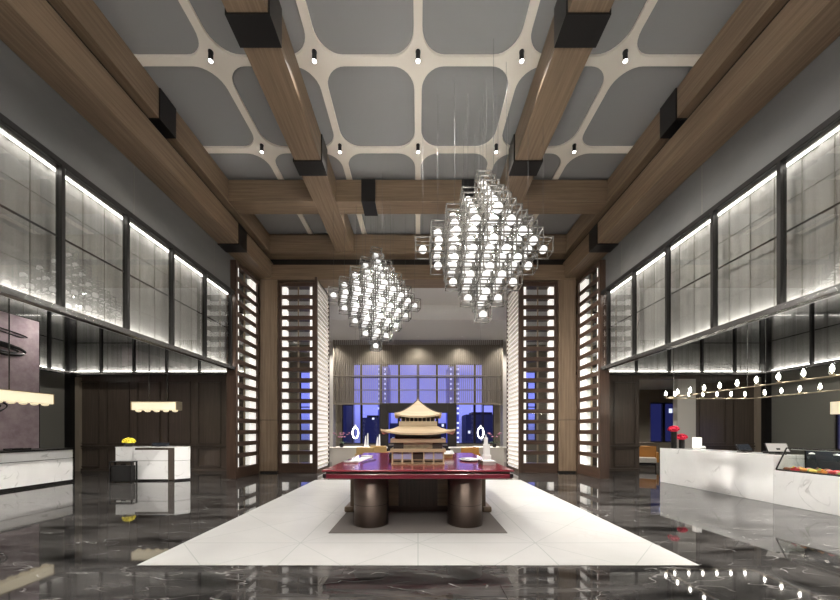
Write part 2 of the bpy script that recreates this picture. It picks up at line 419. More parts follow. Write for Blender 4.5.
# ------------------------------------------------------------------ night buildings outside
def building(x0, x1, y0, y1, h, m, label, roofs):
    e = empty('office_tower', ((x0+x1)/2, (y0+y1)/2, 0), 0, label, 'building')
    w2, d2 = (x1-x0)/2, (y1-y0)/2
    MB().box(-w2,w2,-d2,d2,-20,h).build('facade', m, e)
    MB().box(-w2*.6,w2*.6,-d2*.6,d2*.6,h,h+roofs).build('roof_plant', 'darkframe', e)
building(-10.5,-6.8,60,66,4.0,'tower_dark','low dark office block with a few lit windows, left outside the lounge',0.5)
building(-9.0,-6.6,72,78,16,'tower_lit','tall blue tower with columns of lit windows left of the wooden pagoda',1)
building(6.8,9.2,72,78,16,'tower_lit','tall blue tower with columns of lit windows right of the wooden pagoda',1)
building(9.0,15.5,60,66,4.6,'tower_dark','low dark office block right outside the lounge behind the lantern',0.5)
building(-19,-13.0,58,64,11,'tower_dark','dark night block with few lit windows at far left of lounge view',0.8)
building(15.6,20,58,64,11,'tower_dark','dark night block with few lit windows at far right of lounge view',0.8)
building(24.5,40,38,46,30,'tower_dark','added dark block darkening the side room window on the right',1)  # added block that hides the bright sky behind the wing window
building(-5.5,5.5,62,70,3.0,'tower_dark','low dark city blocks seen behind the wooden pagoda',0.3)

# ------------------------------------------------------------------ beams
def beam_y(x0, x1, z0, z1, sleeves, label, y0=-4.0, y1=11.8, group='long oak ceiling beams'):
    cx = (x0+x1)/2; e = empty('ceiling_beam', (cx, 0, z0), 0, label, 'beam', group)
    w2 = (x1-x0)/2
    MB().box(-w2,w2,y0,y1,0,z1-z0).build('timber', 'wood_y', e, 0.008)
    for ys in sleeves:
        t = 0.03
        mb = MB().box(-w2-t,w2+t,ys,ys+0.42,-t,0).box(-w2-t,-w2,ys,ys+0.42,0,z1-z0-.01).box(w2,w2+t,ys,ys+0.42,0,z1-z0-.01)
        mb.build('steel_sleeve', 'black', e)
for s, nm in ((-1,'left'), (1,'right')):
    a, b2 = sorted((s*2.25, s*2.87))
    beam_y(a, b2, 7.78, 8.395, (-0.3,2.25,4.8,7.42), 'oak beam running lengthwise %s of the central coffers' % nm)
    a, b2 = sorted((s*5.2, s*5.7))
    beam_y(a, b2, 7.78, 8.395, (-1.3,1.3,3.9,6.42), 'upper oak beam along the %s edge of the coffered ceiling' % nm)
    a, b2 = sorted((s*5.25, s*5.85))
    beam_y(a, b2, 6.98, 7.58, (-0.6,2.2,9.35), 'lower oak beam above the %s gallery screen' % nm)
    a, b2 = sorted((s*5.4, s*5.86))
    struct('trim_shadow_gap_%s' % nm, bx(a,b2,-4,11.8,7.581,7.779), 'darkframe')  # dark strip standing in for the shade between the stacked beams
def beam_x(y0, y1, z0, z1, x0, x1, sleeves, label):
    e = empty('cross_beam', (0, (y0+y1)/2, z0), 0, label, 'beam', 'cross beams of the hall')
    d = (y1-y0)/2
    MB().box(x0,x1,-d,d,0,z1-z0).build('timber', 'wood_x', e, 0.008)
    for xs in sleeves:
        t = 0.03
        MB().box(xs,xs+0.38,-d-t,d+t,-t,0).box(xs,xs+0.38,-d-t,-d,0,z1-z0-.01).box(xs,xs+0.38,d,d+t,0,z1-z0-.01).build('steel_sleeve','black',e)
beam_x(8.77,9.30,7.80,8.39,-5.2,5.2,(-1.55,1.2),'oak cross beam in front of the portal, nearer of the two')
beam_x(11.2,11.79,7.72,8.39,-5.2,5.2,(),'oak cross beam close against the portal wall')
beam_x(11.45,11.79,6.92,7.45,-5.66,5.66,(),'oak header beam over the portal shelves')
struct('trim_header_gap', bx(-5.6,5.6,11.6,11.8,7.452,7.718), 'darkframe')
# oak corner columns of the portal
for s, nm in ((-1,'left'), (1,'right')):
    e = empty('portal_column', (s*5.36, 11.62, 0), 0, 'tall oak column in the %s corner of the portal' % nm, 'column')
    MB().box(-.31,.31,-.15,.17,1.9,6.915).build('upper_cladding','wood_z',e,0.01)
    MB().box(-.31,.31,-.15,.17,0.06,1.885).build('lower_cladding','wood_z',e,0.01)
    MB().box(-.30,.30,-.14,.17,0,0.06).box(-.30,.30,-.14,.17,1.885,1.9).build('shadow_joint','darkframe',e)

# ------------------------------------------------------------------ spotlights on lattice nodes
def spot_proto():
    e = empty('ceiling_spotlight', (0,0,0))
    MB().lathe([(0.045,-0.02),(0.045,0)], n=16).build('mounting_plate','black',e)
    MB().lathe([(0.034,-0.17),(0.04,-0.17),(0.04,-0.02)], n=16).build('housing','black',e)
    MB().lathe([(0.03,-0.178),(0.036,-0.173),(0.036,-0.165)], n=16).build('lens','lampwhite',e)
    return e
P = spot_proto(); first = True
rowlab = {5:'nearer row of lattice nodes', 6:'farther row of lattice nodes', 7:'row behind the cross beam'}
collab = ['leftmost','second from left','middle','second from right','rightmost']
SPOT_E = 115
for j in range(0, 8):
    for i in range(-2, 3):
        if j in (0,2,4) and i in (-1,1): continue
        y = Y0 + j*SY
        o = P if first else copy_tree(P); first = False
        y -= 0.16; o.location = (i*SX, y, ZC)
        tag(o, '%s black ceiling spotlight in the %s' % (collab[i+2], rowlab.get(j, 'rows overhead nearer the entrance')) if j > 4 else 'black ceiling spotlight in the rows above and behind the viewer', 'spotlight', 'black spotlights on the ceiling lattice')
        lamp('spot_lamp', 'SPOT', (i*SX, y, ZC-0.2), SPOT_E, (1,0.955,0.905), size=0.04, angle=110, blend=0.9)

# ------------------------------------------------------------------ gallery screens
def screen(e, n, step, first_m, length, z0, z1, depth=0.22, axis_len=None, mullw=0.055, led=True):
    """local: runs along +x, faces -y, origin at base start"""
    Lh = length
    MB().box(0,Lh,-0.05,0.10,z0-0.1,z0).build('bottom_rail','rail',e,0.006)
    MB().box(0,Lh,-0.05,0.10,z1,z1+0.1).build('top_rail','mull',e,0.006)
    ms = [first_m+step*k for k in range(n) if 0.05 < first_m+step*k < Lh-0.05]
    for x in ms: MB().box(x-mullw/2,x+mullw/2,-0.05,0.05,z0,z1).build('mullion','mull',e)
    edges = [0]+ms+[Lh]
    for a, b2 in zip(edges[:-1], edges[1:]):
        MB().box(a+mullw/2,b2-mullw/2,-0.005,0.005,z0,z1).build('glass_pane','gal_glass',e)
    MB().box(0,Lh,0.02,0.035,(z0+z1)/2-.014,(z0+z1)/2+.014).build('middle_bar','mull',e)
    # pleated curtain
    mb = MB(); k = int(Lh/0.05); vs = []; 
    for i in range(k+1):
        x = Lh*i/k; y = depth + 0.012*math.sin(i*1.9) + 0.008*math.sin(i*0.7)
        vs += [(x,y,z0),(x,y,z1)]
    mb.add(vs, [(2*i,2*i+2,2*i+3,2*i+1) for i in range(k)], True); 
    c = mb.build('curtain','curtain',e)
    md = c.modifiers.new('thick','SOLIDIFY'); md.thickness = 0.01
    sm = MB(); x = 0.387
    while x < Lh: sm.box(x-.004,x+.004,depth-.035,depth-.025,z0,z1); x += 0.387
    sm.box(0,Lh,depth-.035,depth-.025,z0+.55,z0+.556).box(0,Lh,depth-.035,depth-.025,z1-.56,z1-.554)
    sm.build('curtain_seams','sidewall',c)
    MB().box(0,Lh,0.10,depth+0.1,z0-0.03,z0-0.005).box(0,Lh,0.10,depth+0.1,z1+0.005,z1+0.03).build('light_tray','white',e)
    if led:
        MB().box(0,Lh,0.14,0.18,z0-0.004,z0+0.05).build('lower_light_strip','led',e)
        MB().box(0,Lh,0.14,0.18,z1-0.006,z1+0.004).build('upper_light_strip','led',e)
for s, nm in ((-1,'left'), (1,'right')):
    if s < 0:
        e = empty('gallery_screen', (-XG, -4, 0), PI/2, 'long glazed gallery screen above the left aisle with lit edges', 'glass screen')
        screen(e, 13, 1.16, 9.147-1.16*7, 13.98, 3.5, 5.75)
    else:
        e = empty('gallery_screen', (XG, 9.98, 0), -PI/2, 'long glazed gallery screen above the right cafe counter with lit edges', 'glass screen')
        screen(e, 13, 1.15, 0.32, 13.98, 3.5, 5.75)
    # upper screens of the aisles
    if s < 0:
        e = empty('aisle_screen', (-12.7, 11.72, 0), 0, 'lit glass screen above the brown panelling behind the small white desk', 'glass screen')
        screen(e, 6, 1.2, 1.1, 6.9, 3.66, 5.8, 0.2)
        e = empty('aisle_screen', (-12.68, -3.9, 0), PI/2, 'lit glass screen high on the left side wall beside the mauve artwork', 'glass screen')
        screen(e, 12, 1.6, 0.5, 15.5, 3.66, 5.8, 0.2)
    else:
        e = empty('aisle_screen', (5.8, 11.72, 0), 0, 'lit glass screen above the opening behind the cafe counter', 'glass screen')
        screen(e, 6, 1.2, 1.0, 6.9, 3.66, 5.8, 0.2)
        e = empty('aisle_screen', (12.68, 11.6, 0), -PI/2, 'lit glass screen high on the right side wall behind the ring chandelier', 'glass screen')
        screen(e, 12, 1.6, 1.3, 15.5, 3.66, 5.8, 0.2)

# ------------------------------------------------------------------ lit display shelves
def shelf(loc, rz, W, Ht, label, lit, rows=17, depth=0.30):
    e = empty('display_shelf', loc, rz, label, 'shelf')
    MB().box(0,0.11,0,depth,0,Ht).build('side_post','dark_z',e,0.005)
    MB().box(W-0.11,W,0,depth,0,Ht).build('side_post','dark_z',e,0.005)
    MB().box(0.11,W-0.11,0,depth,Ht-0.14,Ht).build('top_board','dark_x',e)
    MB().box(0.11,W-0.11,0,depth,0,0.34).build('base_board','dark_x',e)
    a, b2 = 0.11, W-0.11; pit = (Ht-0.48)/rows
    boards = None
    for k in range(1, rows):
        z = 0.34+k*pit
        MB().box(a,b2,0.03,depth-0.03,z-0.07,z+0.07).build('shelf_board','dark_x',e)
    for k in range(rows):
        z0 = 0.34+k*pit+(0.07 if k else 0.0); z1 = 0.34+(k+1)*pit-(0.07 if k < rows-1 else 0)
        w2 = b2-a
        for side in (0, 1):
            wd = lit[side]
            if wd <= 0: continue
            x0, x1 = (a, a+wd*w2) if side == 0 else (b2-wd*w2, b2)
            MB().box(x0+.004,x1-.004,0.06,depth-.06,z0+.002,z1-.002).build('light_block','block',e,0.006)
        l0 = a+lit[0]*w2; r0 = b2-lit[1]*w2; md = (l0+r0)/2
        for x0, x1 in ((l0+.06,md-.05),(md+.05,r0-.06)):
            MB().box(x0,x1,0.08,0.092,z0,z1).build('glass_front','glass',e)
        MB().box(md-.02,md+.02,0.06,0.1,z0,z1).build('divider','brass',e)
    return e
HS = 6.85
shelf((-5.02, 11.5, 0), 0, 1.33, HS, 'tall lit display shelf facing front, left of the portal opening', (0.15,0.10))
shelf((3.69, 11.5, 0), 0, 1.33, HS, 'tall lit display shelf facing front, right of the portal opening', (0.10,0.15))
shelf((-5.68, 9.99, 0), PI/2, 1.46, HS, 'tall lit display shelf side-on at the end of the left gallery', (0.13,0.3))
shelf((5.68, 11.45, 0), -PI/2, 1.46, HS, 'tall lit display shelf side-on at the end of the right gallery', (0.3,0.13))
# backlit jambs
for s, nm in ((-1,'left'), (1,'right')):
    e = empty('portal_jamb', (s*3.6, 11.42, 0), 0, 'backlit striped jamb framed in walnut, %s side of the portal opening' % nm, 'door jamb')
    a, b2 = sorted((0, s*0.085))
    MB().box(a,b2,0,0.07,0,7.0).build('front_post','dark_z',e)
    MB().box(a,b2,1.53,1.6,0,7.0).build('rear_post','dark_z',e)
    MB().box(a,b2,0.07,1.53,6.9,7.0).build('top_rail','dark_y',e); MB().box(a,b2,0.07,1.53,0,0.12).build('bottom_rail','dark_y',e)
    a, b2 = sorted((s*0.05, s*0.075)); MB().box(a,b2,0.07,1.53,0.12,6.9).build('light_panel','jamb_glow',e)
    mb = MB(); a, b2 = sorted((s*0.0, s*0.05)); z = 0.2
    while z < 6.85: mb.box(a,b2,0.07,1.53,z,z+0.07); z += 0.17
    mb.build('slats','cushion',e)

# slatted screen before the window wall
e = empty('slat_screen', (0, 18.9, 0), 0, 'tall bronze slatted screen hanging before the lounge window', 'screen')
mb = MB(); n = 84
for i in range(n+1):
    x = -4.95+9.9*i/n; 
    mb.box(x-.027,x+.027,-.03,.03,3.15,6.87)
mb.build('slats','slat',e)
MB().box(-5.0,5.0,-.05,.05,3.05,3.15).build('bottom_rail','slat',e); MB().box(-5.0,5.0,-.05,.05,4.72,4.78).build('middle_rail','slat',e)
MB().box(-5.0,5.0,-.04,.04,3.9,3.94).build('middle_rail','slat',e)
MB().box(-5.0,-4.96,-.05,.05,3.15,6.87).build('side_rail','slat',e); MB().box(4.96,5.0,-.05,.05,3.15,6.87).build('side_rail','slat',e)
# dark frame standing in the lounge
e = empty('partition_frame', (0, 17.6, 0), 0, 'dark freestanding partition frame behind the wooden pagoda', 'partition')
MB().box(-2.1,-1.62,-.15,.15,0,3.02).build('side_pier','darkframe',e,.01); MB().box(1.62,2.1,-.15,.15,0,3.02).build('side_pier','darkframe',e,.01)
MB().box(-1.62,1.62,-.15,.15,2.5,3.02).build('lintel','darkframe',e,.01); MB().box(-1.62,1.62,-.15,.15,0,0.7).build('base_panel','darkframe',e,.01)

# ------------------------------------------------------------------ cube chandeliers
CH_E = 75
def aimed(p, t, en, ang=62):  # added spots near the lattice fixtures, brightening the counters and desk
    d = Vector(t)-Vector(p); o = lamp('counter_fill_spot','SPOT',p,en,(1,.95,.88),size=.05,angle=ang,blend=.8)
    o.rotation_euler = d.to_track_quat('-Z','Y').to_euler()
AE = 2100
for yy, t in ((Y0+5*SY,(7.3,7.3,.6)),(Y0+4*SY,(7.4,5.6,.4)),(Y0+6*SY,(7.2,8.8,.6))): aimed((-1.885,yy,ZC-.3),t,AE)
for yy, t in ((Y0+5*SY,(-10.3,8.6,.5)),(Y0+4*SY,(-10.3,7.2,.5))): aimed((1.885,yy,ZC-.3),t,AE*.8,40)
aimed((-1.885,Y0+3*SY,ZC-.3),(-7.9,9.6,.6),AE*.8,24)
def chandelier(loc, label, R=4, sh=0.31, sv=0.335, rz=0.0):
    e = empty('cube_chandelier', loc, rz, label, 'chandelier')
    c = 0.143; t = 0.0095
    fm = MB()
    for a in (-c, c):
        for b3 in (-c, c):
            fm.box(-c-t,c+t,a-t,a+t,b3-t,b3+t); fm.box(a-t,a+t,-c-t,c+t,b3-t,b3+t); fm.box(a-t,a+t,b3-t,b3+t,-c-t,c+t)
    fm.box(-.004,.004,-.004,.004,0.05,c); fm.box(-c,c,-.005,.005,c-.005,c+.005)
    gm = MB().sphere((0,0,-0.03), 0.08, 14, 9)
    me_f = fm.mesh('cube_frame','chrome'); me_g = gm.mesh('globe','globe')
    pos = [(i,j,k) for i in range(-R,R+1) for j in range(-R,R+1) for k in range(-R,R+1) if abs(i)+abs(j)+abs(k) <= R]
    W = Matrix.Rotation(rz, 3, 'Z')
    def dist(p):
        q = W @ Vector((p[0]*sh, p[1]*sh, p[2]*sv)) + Vector(loc); return (q - Vector((0,0,1.5))).length
    pos.sort(key=dist)
    for p in pos[:100]:
        f = bpy.data.objects.new('cube_frame', me_f); COL.objects.link(f); f.parent = e; f.location = (p[0]*sh, p[1]*sh, p[2]*sv)
        g = bpy.data.objects.new('globe', me_g); COL.objects.link(g); g.parent = f
    a, b3 = MB(), MB()
    for p in pos[100:]:
        off = Vector((p[0]*sh, p[1]*sh, p[2]*sv))
        a.add([Vector(v)+off for v in fm.v], fm.f); b3.add([Vector(v)+off for v in gm.v], gm.f, True)
    o = a.build('cube_frame_cluster','chrome',e); o['kind'] = 'stuff'
    o2 = b3.build('globe_cluster','globe',o); o2['kind'] = 'stuff'
    for i, j, k in ((.5,.5,.5),(-.5,-.5,.5),(.5,-.5,-.5),(-.5,.5,-.5),(1.5,-.5,.5),(-1.5,.5,.5),(.5,.5,1.5),(-.5,-.5,1.5),(.5,-.5,-1.5)):
        lamp('chandelier_fill','POINT',(i*sh,j*sh,k*sv),CH_E,(1,.96,.9),parent=e,size=.05)  # added point lamps between the globes, boosting the chandelier's output
    # cables
    for i, j in ((0,0),(1,0),(-1,0),(0,1),(0,-1),(2,1),(-2,-1),(1,-2),(-1,2),(3,0),(-3,0),(4,0),(-4,0),(0,3),(0,-3)):
        k = R-abs(i)-abs(j); z0 = k*sv+c
        top = ZC+0.05-loc[2]
        MB().tube([(i*sh,j*sh,z0),(i*sh,j*sh,top)], 0.0025, 6).build('cable','cable',e)
chandelier((1.34, 6.6, 5.27), 'nearer cube chandelier of glowing globes hanging right of the table', rz=0.0)
chandelier((-1.24, 9.4, 5.35), 'farther cube chandelier of glowing globes hanging left, beyond the cross beam', rz=0.32, sv=0.33, sh=0.30)

# ------------------------------------------------------------------ table, pedestal, rug
tag(bx(-1.31,1.31,4.68,8.5,0.004,0.012).build('floor_mat','rug'), 'dark grey floor mat under the red table', 'mat')
ZT = 0.92
e = empty('display_table', (0, 6.65, 0.012), 0, 'big red lacquered display table on bronze drum legs', 'table')
T0, T1 = -1.9, 1.9
z = ZT-0.012
MB().box(-1.43,1.43,T0,T1,z-0.028,z).build('tabletop','red',e,0.008)
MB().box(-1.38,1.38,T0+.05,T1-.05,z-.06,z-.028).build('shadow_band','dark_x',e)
MB().box(-1.41,1.41,T0+.02,T1-.02,z-.135,z-.06).build('apron','redtrim',e,0.012)
for sx in (-1,1):
    for sy in (-1,1):
        MB().box(sx*1.395-.025,sx*1.395+.025,sy*1.865-.025,sy*1.865+.025,z-.12,z-.06).build('corner_bracket','black',e,.004)
def stadium(cx, cy, r, h, n=20):
    pts = []
    for k in range(n+1): a = -PI + PI*k/n; pts.append((cx+r*math.cos(a), cy-h+r*math.sin(a)))
    for k in range(n+1): a = PI*k/n; pts.append((cx+r*math.cos(a), cy+h+r*math.sin(a)))
    return pts
for sx in (-1,1):
    for yy in (-1.46, 1.46):
        mb = MB(); p = stadium(sx*0.755, yy, 0.272, 0.02)
        mb.prism(p, 0.0, z-.136)
        for i in range(len(mb.smooth)): mb.smooth[i] = len(mb.f[i]) == 4
        lg = mb.build('leg','pillar',e)
        MB().prism(stadium(sx*0.755, yy, 0.274, 0.02), 0.33, 0.336).build('band','darkframe',lg)
MB().box(-1.13,1.13,-0.70,0.70,0.0,z-.136).build('core_panel','wood_x',e,.004)
for sx in (-1,1):
    MB().box(sx*1.19-.06,sx*1.19+.06,-0.74,0.74,0.0,z-.136).build('core_side','wood_z',e,.006)
    MB().box(sx*1.27-.08,sx*1.27+.08,-0.80,0.80,0,0.1).build('foot','wood_y',e,.02)
MB().box(-1.13,1.13,-0.73,-0.70,0,0.1).build('plinth','dark_x',e)
MB().box(-0.36,0.36,-0.725,-0.70,0.1,z-.14).build('dark_centre_panel','dark_z',e)  # dark walnut panel in place of the darker centre recess

# pagoda model
M_['reflect_pane'] = mat('painted_reflection_pane', (0.42,0.40,0.62), 0.3)  # lavender reflection painted into the base colour of the panes
def hip_roof(mb, we, de, wt, dt, z_e, z_t, tip, thick=0.018, n=12, power=1.7, ridge=0.0):
    """concave hipped roof: eave half sizes we,de ; top half sizes wt,dt"""
    def ring(t, lo):
        a = (1-t); x = wt+(we-wt)*a; y = dt+(de-dt)*a
        zz = z_e+(z_t-z_e)*(t**power)
        pts = []
        for (x0,y0,x1,y1) in ((-x,-y,x,-y),(x,-y,x,y),(x,y,-x,y),(-x,y,-x,-y)):
            for k in range(n):
                u = k/n; c = abs(2*u-1)**3
                bulge = 1+0.0*c
                pts.append((x0+(x1-x0)*u, y0+(y1-y0)*u, zz+tip*c*a**2 - lo))
        return pts
    m = 8; N_ = 4*n; vs = []
    for lo in (0, thick):
        for i in range(m+1): vs += ring(i/m, lo)
    fs = []
    o2 = (m+1)*N_
    for i in range(m):
        for k in range(N_):
            k2 = (k+1)%N_
            fs.append((i*N_+k, i*N_+k2, (i+1)*N_+k2, (i+1)*N_+k)); fs.append((o2+i*N_+k2, o2+i*N_+k, o2+(i+1)*N_+k, o2+(i+1)*N_+k2))
    for k in range(N_): k2 = (k+1)%N_; fs.append((k2, k, o2+k, o2+k2)); fs.append((m*N_+k, m*N_+k2, o2+m*N_+k2, o2+m*N_+k))
    mb.add(vs, fs, False)
    return mb
e = empty('pagoda_model', (0.0, 5.95, ZT), 0, 'pale wooden two-roofed pagoda model standing on the red table', 'architectural model')
b0 = 0.46
MB().box(-b0,b0,-b0,b0,0,0.02).build('base_plate','palemid',e,.003)
MB().box(-.44,-.30,-.40,.44,0.02,.215).box(.30,.44,-.40,.44,.02,.215).box(-.44,.44,.36,.44,.02,.215).build('rear_core','darkmodel',e)
MB().box(-.075,.075,-.41,-.1,0.02,0.215).build('doorway','darkmodel',e)
for x in (-.44,-.27,-.10,.10,.27,.44): MB().box(x-.012,x+.012,-.45,-.426,0.02,0.215).build('column','pale',e)
for x0, x1 in ((-.44,-.27),(-.27,-.10),(.10,.27),(.27,.44),(-.10,.10)):
    MB().box(x0+.012,x1-.012,-.446,-.436,.075,.09).box(x0+.012,x1-.012,-.446,-.436,.03,.042).build('railing','palemid',e)
    if x0 != -.10:
        MB().box(x0+.014,x1-.014,-.425,-.421,.095,.205).build('window_panel', 'reflect_pane' if 'reflect_pane' in M_ else 'paper', e)
MB().box(-.475,.475,-.475,.475,0.215,0.275).build('lower_balcony','pale',e,.004)
MB().box(-.42,.42,-.42,.42,0.275,0.378).build('second_storey','darkmodel',e)
mb = MB()
for i in range(25): x = -.24+.48*i/24; mb.box(x-.004,x+.004,-.432,-.421,.28,.37)
mb.box(-.25,.25,-.43,-.42,.28,.29).box(-.25,.25,-.43,-.42,.36,.372); mb.build('lattice_window','pale',e)
MB().box(-.475,.475,-.475,.475,0.378,0.45).build('upper_balcony','pale',e,.004)
mb = MB()
for i in range(40): x = -.47+.94*i/39; mb.box(x-.003,x+.003,-.482,-.476,.38,.448); mb.box(x-.003,x+.003,-.482,-.476,.217,.273)
mb.build('balcony_balusters','pale',e)
MB().box(-.40,.40,-.40,.40,0.45,0.53).build('third_storey','darkmodel',e)
hip_roof(MB(), .62,.62,.345,.345,0.545,0.665,0.07,0.03,power=1.3).build('lower_roof','pale',e)
MB().box(-.30,.30,-.30,.30,0.60,0.84).build('top_storey','darkmodel',e)
MB().box(-.335,.335,-.335,.335,0.665,0.75).build('top_balcony','pale',e,.004)
for i in range(9): x = -.29+.58*i/8; MB().box(x-.008,x+.008,-.325,-.305,.75,.81).build('window_post','pale',e)
MB().box(-.33,.33,-.33,.33,.81,.84).build('cornice','darkmodel',e)
rf = hip_roof(MB(), .41,.41,.012,.012,0.84,1.15,0.06,0.03,power=1.35).build('upper_roof','pale',e)
for sx in (-1,1):
    for sy in (-1,1):
        pts = []
        for i in range(9):
            t = i/8; a = 1-t; pts.append((sx*(.012+.398*a), sy*(.012+.398*a), .84+.31*t**1.35+.06*a*a+.006))
        MB().tube(pts, .009, 6).build('ridge','darkmodel',rf)
MB().lathe([(.02,1.14),(.025,1.16),(.008,1.18),(.002,1.21)], n=10).build('finial','palemid',e)

# other things on the table
def on_table(name, mb, m, x, y, label, cat, bevel=0.004, rz=0.0, dz=0):
    o = mb.build(name, m, None, bevel, (x, y, ZT+dz)); o.rotation_euler.z = rz; return tag(o, label, cat)
e = empty('paper_scroll', (-1.17, 6.45, ZT), 0, 'long white paper scroll unrolled on the left of the red table', 'scroll'); e.rotation_euler.z = -0.07
MB().box(-.11,.11,-.62,.62,0.0,.006).build('sheet','paper',e)
mb = MB().tube([(-.13,.64,.02),(.13,.64,.02)], .02, 12).build('roll','paper',e); MB().tube([(-.13,-.64,.02),(.13,-.64,.02)], .02, 12).build('roll','paper',e)
e = empty('calligraphy_brush', (-0.93, 6.1, ZT), -0.25, 'thin dark brush lying beside the white scroll', 'brush')
MB().tube([(0,-.3,.012),(0,.3,.012)], .008, 8).build('handle','darkmodel',e); MB().tube([(0,.3,.012),(0,.36,.01)], [.009,.001], 8).build('bristles','black',e)
e = empty('serving_tray', (1.02, 6.3, ZT), 0, 'pale oval tray lying right of the pagoda model', 'tray')
mb = MB(); 
vs=[]; 
for (r_, z_) in ((.10,0),(.19,.012),(.215,.03),(.205,.03),(.18,.02),(.001,.016)):
    for k in range(28): a = 2*PI*k/28; vs.append((r_*1.0*math.cos(a), r_*1.6*math.sin(a), z_))
fs = [(i*28+k, i*28+(k+1)%28, (i+1)*28+(k+1)%28, (i+1)*28+k) for i in range(5) for k in range(28)]; mb.add(vs, fs, True).build('dish','white',e)
MB().box(-.10,.08,-.2,.15,.02,.045).build('folded_napkin','paper',e,.004).rotation_euler.z = .4
e = empty('presentation_box', (1.2, 5.55, ZT), 0, 'small grey box with dark lid edge at the right front of the red table', 'box')
MB().box(-.10,.12,-.13,.13,0,.06).build('body','greybox',e,.004); MB().box(-.135,-.10,-.12,.12,0,.075).build('spine','darkmodel',e,.003)
MB().box(-.10,.12,-.13,.13,.06,.068).build('lid','paper',e,.002)
e = empty('tower_model', (1.27, 5.92, ZT), 0, 'slender white stepped tower model on the right of the red table', 'architectural model')
MB().box(-.07,.07,-.07,.07,0,.14).build('lower_block','white',e,.003); MB().box(-.055,.05,-.05,.05,.14,.34).build('middle_block','white',e,.003)
MB().box(-.045,.015,-.035,.035,.34,.46).build('upper_block','white',e,.003); MB().lathe([(.012,.46),(.004,.52)], (-.015,0,0), n=8).build('spire','white',e)
e = empty('miniature_house', (0.62, 7.0, ZT), 0.3, 'little white roofed model house right behind the pagoda model', 'architectural model')
MB().box(-.12,.12,-.08,.08,0,.08).build('walls','tanleather',e,.003)
MB().add([(-.15,-.11,.08),(.15,-.11,.08),(.15,.11,.08),(-.15,.11,.08),(-.15,0,.15),(.15,0,.15)], [(3,2,1,0),(0,1,5,4),(2,3,4,5),(1,2,5),(3,0,4)]).build('roof','white',e)
e = empty('incense_burner', (-0.56, 6.6, ZT), 0, 'small black incense burner standing left of the pagoda model', 'incense burner')
MB().lathe([(.03,0),(.05,.04),(.045,.10),(.02,.12),(.005,.16)], n=14).build('bowl','black',e)
for a in (0,2.1,4.2): MB().tube([(.03*math.cos(a),.03*math.sin(a),.02),(.055*math.cos(a),.055*math.sin(a),0)], .006, 6).build('foot','black',e)

# ------------------------------------------------------------------ lounge things
def armchair(x, y, rz, m, label, lm='darkmodel'):
    e = empty('armchair', (x, y, 0), rz, label, 'armchair', 'lounge armchairs')
    MB().box(-.32,.32,-.30,.30,.22,.42).build('seat','cushion',e,.03)
    MB().box(-.34,.34,.26,.36,.25,.88).build('backrest',m,e,.03)
    MB().box(-.40,-.33,-.28,.34,.25,.64).build('armrest',m,e,.02); MB().box(.33,.40,-.28,.34,.25,.64).build('armrest',m,e,.02)
    for sx in (-1,1):
        for sy in (-1,1): MB().lathe([(.014,0),(.02,.26)], (sx*.3,sy*.25,0), n=10).build('leg',lm,e)
    return e
armchair(-2.0, 12.45, PI, 'tanleather', 'tan leather armchair seen beyond the left back of the red table')
armchair(-1.62, 13.7, PI-.1, 'tanleather', 'tan leather armchair nearest the pagoda on its left side')
armchair(1.97, 12.45, PI, 'orange', 'orange leather armchair beyond the right back of the red table')
for s, nm in ((-1,'left'), (1,'right')):
    e = empty('stone_cabinet', (s*3.0, 13.35, 0), 0, 'low beige cabinet beside the %s portal jamb' % nm, 'cabinet')
    a, b2 = sorted((-s*0.55, s*0.5))
    MB().box(a,b2,-.35,.9,.05,.80).build('body','lightwall',e,.01); MB().box(a-.02,b2+.02,-.37,.92,.80,.83).build('top','lightwall',e,.005)
    MB().box(a+.03,b2-.03,-.32,.87,0,.05).build('plinth','darkframe',e)
    f = empty('orchid_plant', (s*3.2, 13.4, .83), 0, 'potted orchid with dark pink blooms on the %s beige cabinet' % nm, 'potted plant')
    MB().lathe([(.07,0),(.10,.08),(.09,.14)], n=16).build('pot','black',f)
    mb = MB(); lv = MB(); fl = MB()
    for k in range(4):
        a = k*1.6+.4; pts = [(.02*math.cos(a),.02*math.sin(a),.13)] + [((.02+.3*t*t)*math.cos(a),(.02+.3*t*t)*math.sin(a),.13+.55*t-.1*t*t) for t in (.3,.6,.85,1)]
        mb.tube(pts, .006, 6)
        for q in pts[2:]: fl.sphere(q, .045, 8, 5, .6)
        lv.add([(0,0,.13),(.2*math.cos(a+.3),.2*math.sin(a+.3),.22),(.34*math.cos(a),.34*math.sin(a),.16),(.2*math.cos(a-.3),.2*math.sin(a-.3),.22)], [(0,1,2,3),(3,2,1,0)])
    mb.build('stems','green',f); fl.build('blooms','pink',f); lv.build('leaves','green',f)
    # hanging lantern
    g = empty('glass_lantern', (s*2.78, 14.2, 0), 0, 'glowing oval lantern hanging in the lounge on the %s' % nm, 'lantern')
    zc = 1.42; pts = [(.13*math.cos(a),0,zc+.24*math.sin(a)) for a in [2*PI*k/24 for k in range(24)]]
    MB().tube(pts, .02, 8, True).build('light_ring','lampwhite',g)
    MB().lathe([(.07,.25),(.045,.30),(.01,.36)], (0,0,zc), n=14).build('cap','white',g)
    MB().tube([(0,0,zc+.36),(0,0,7.6)], .003, 6).build('cord','cable',g)
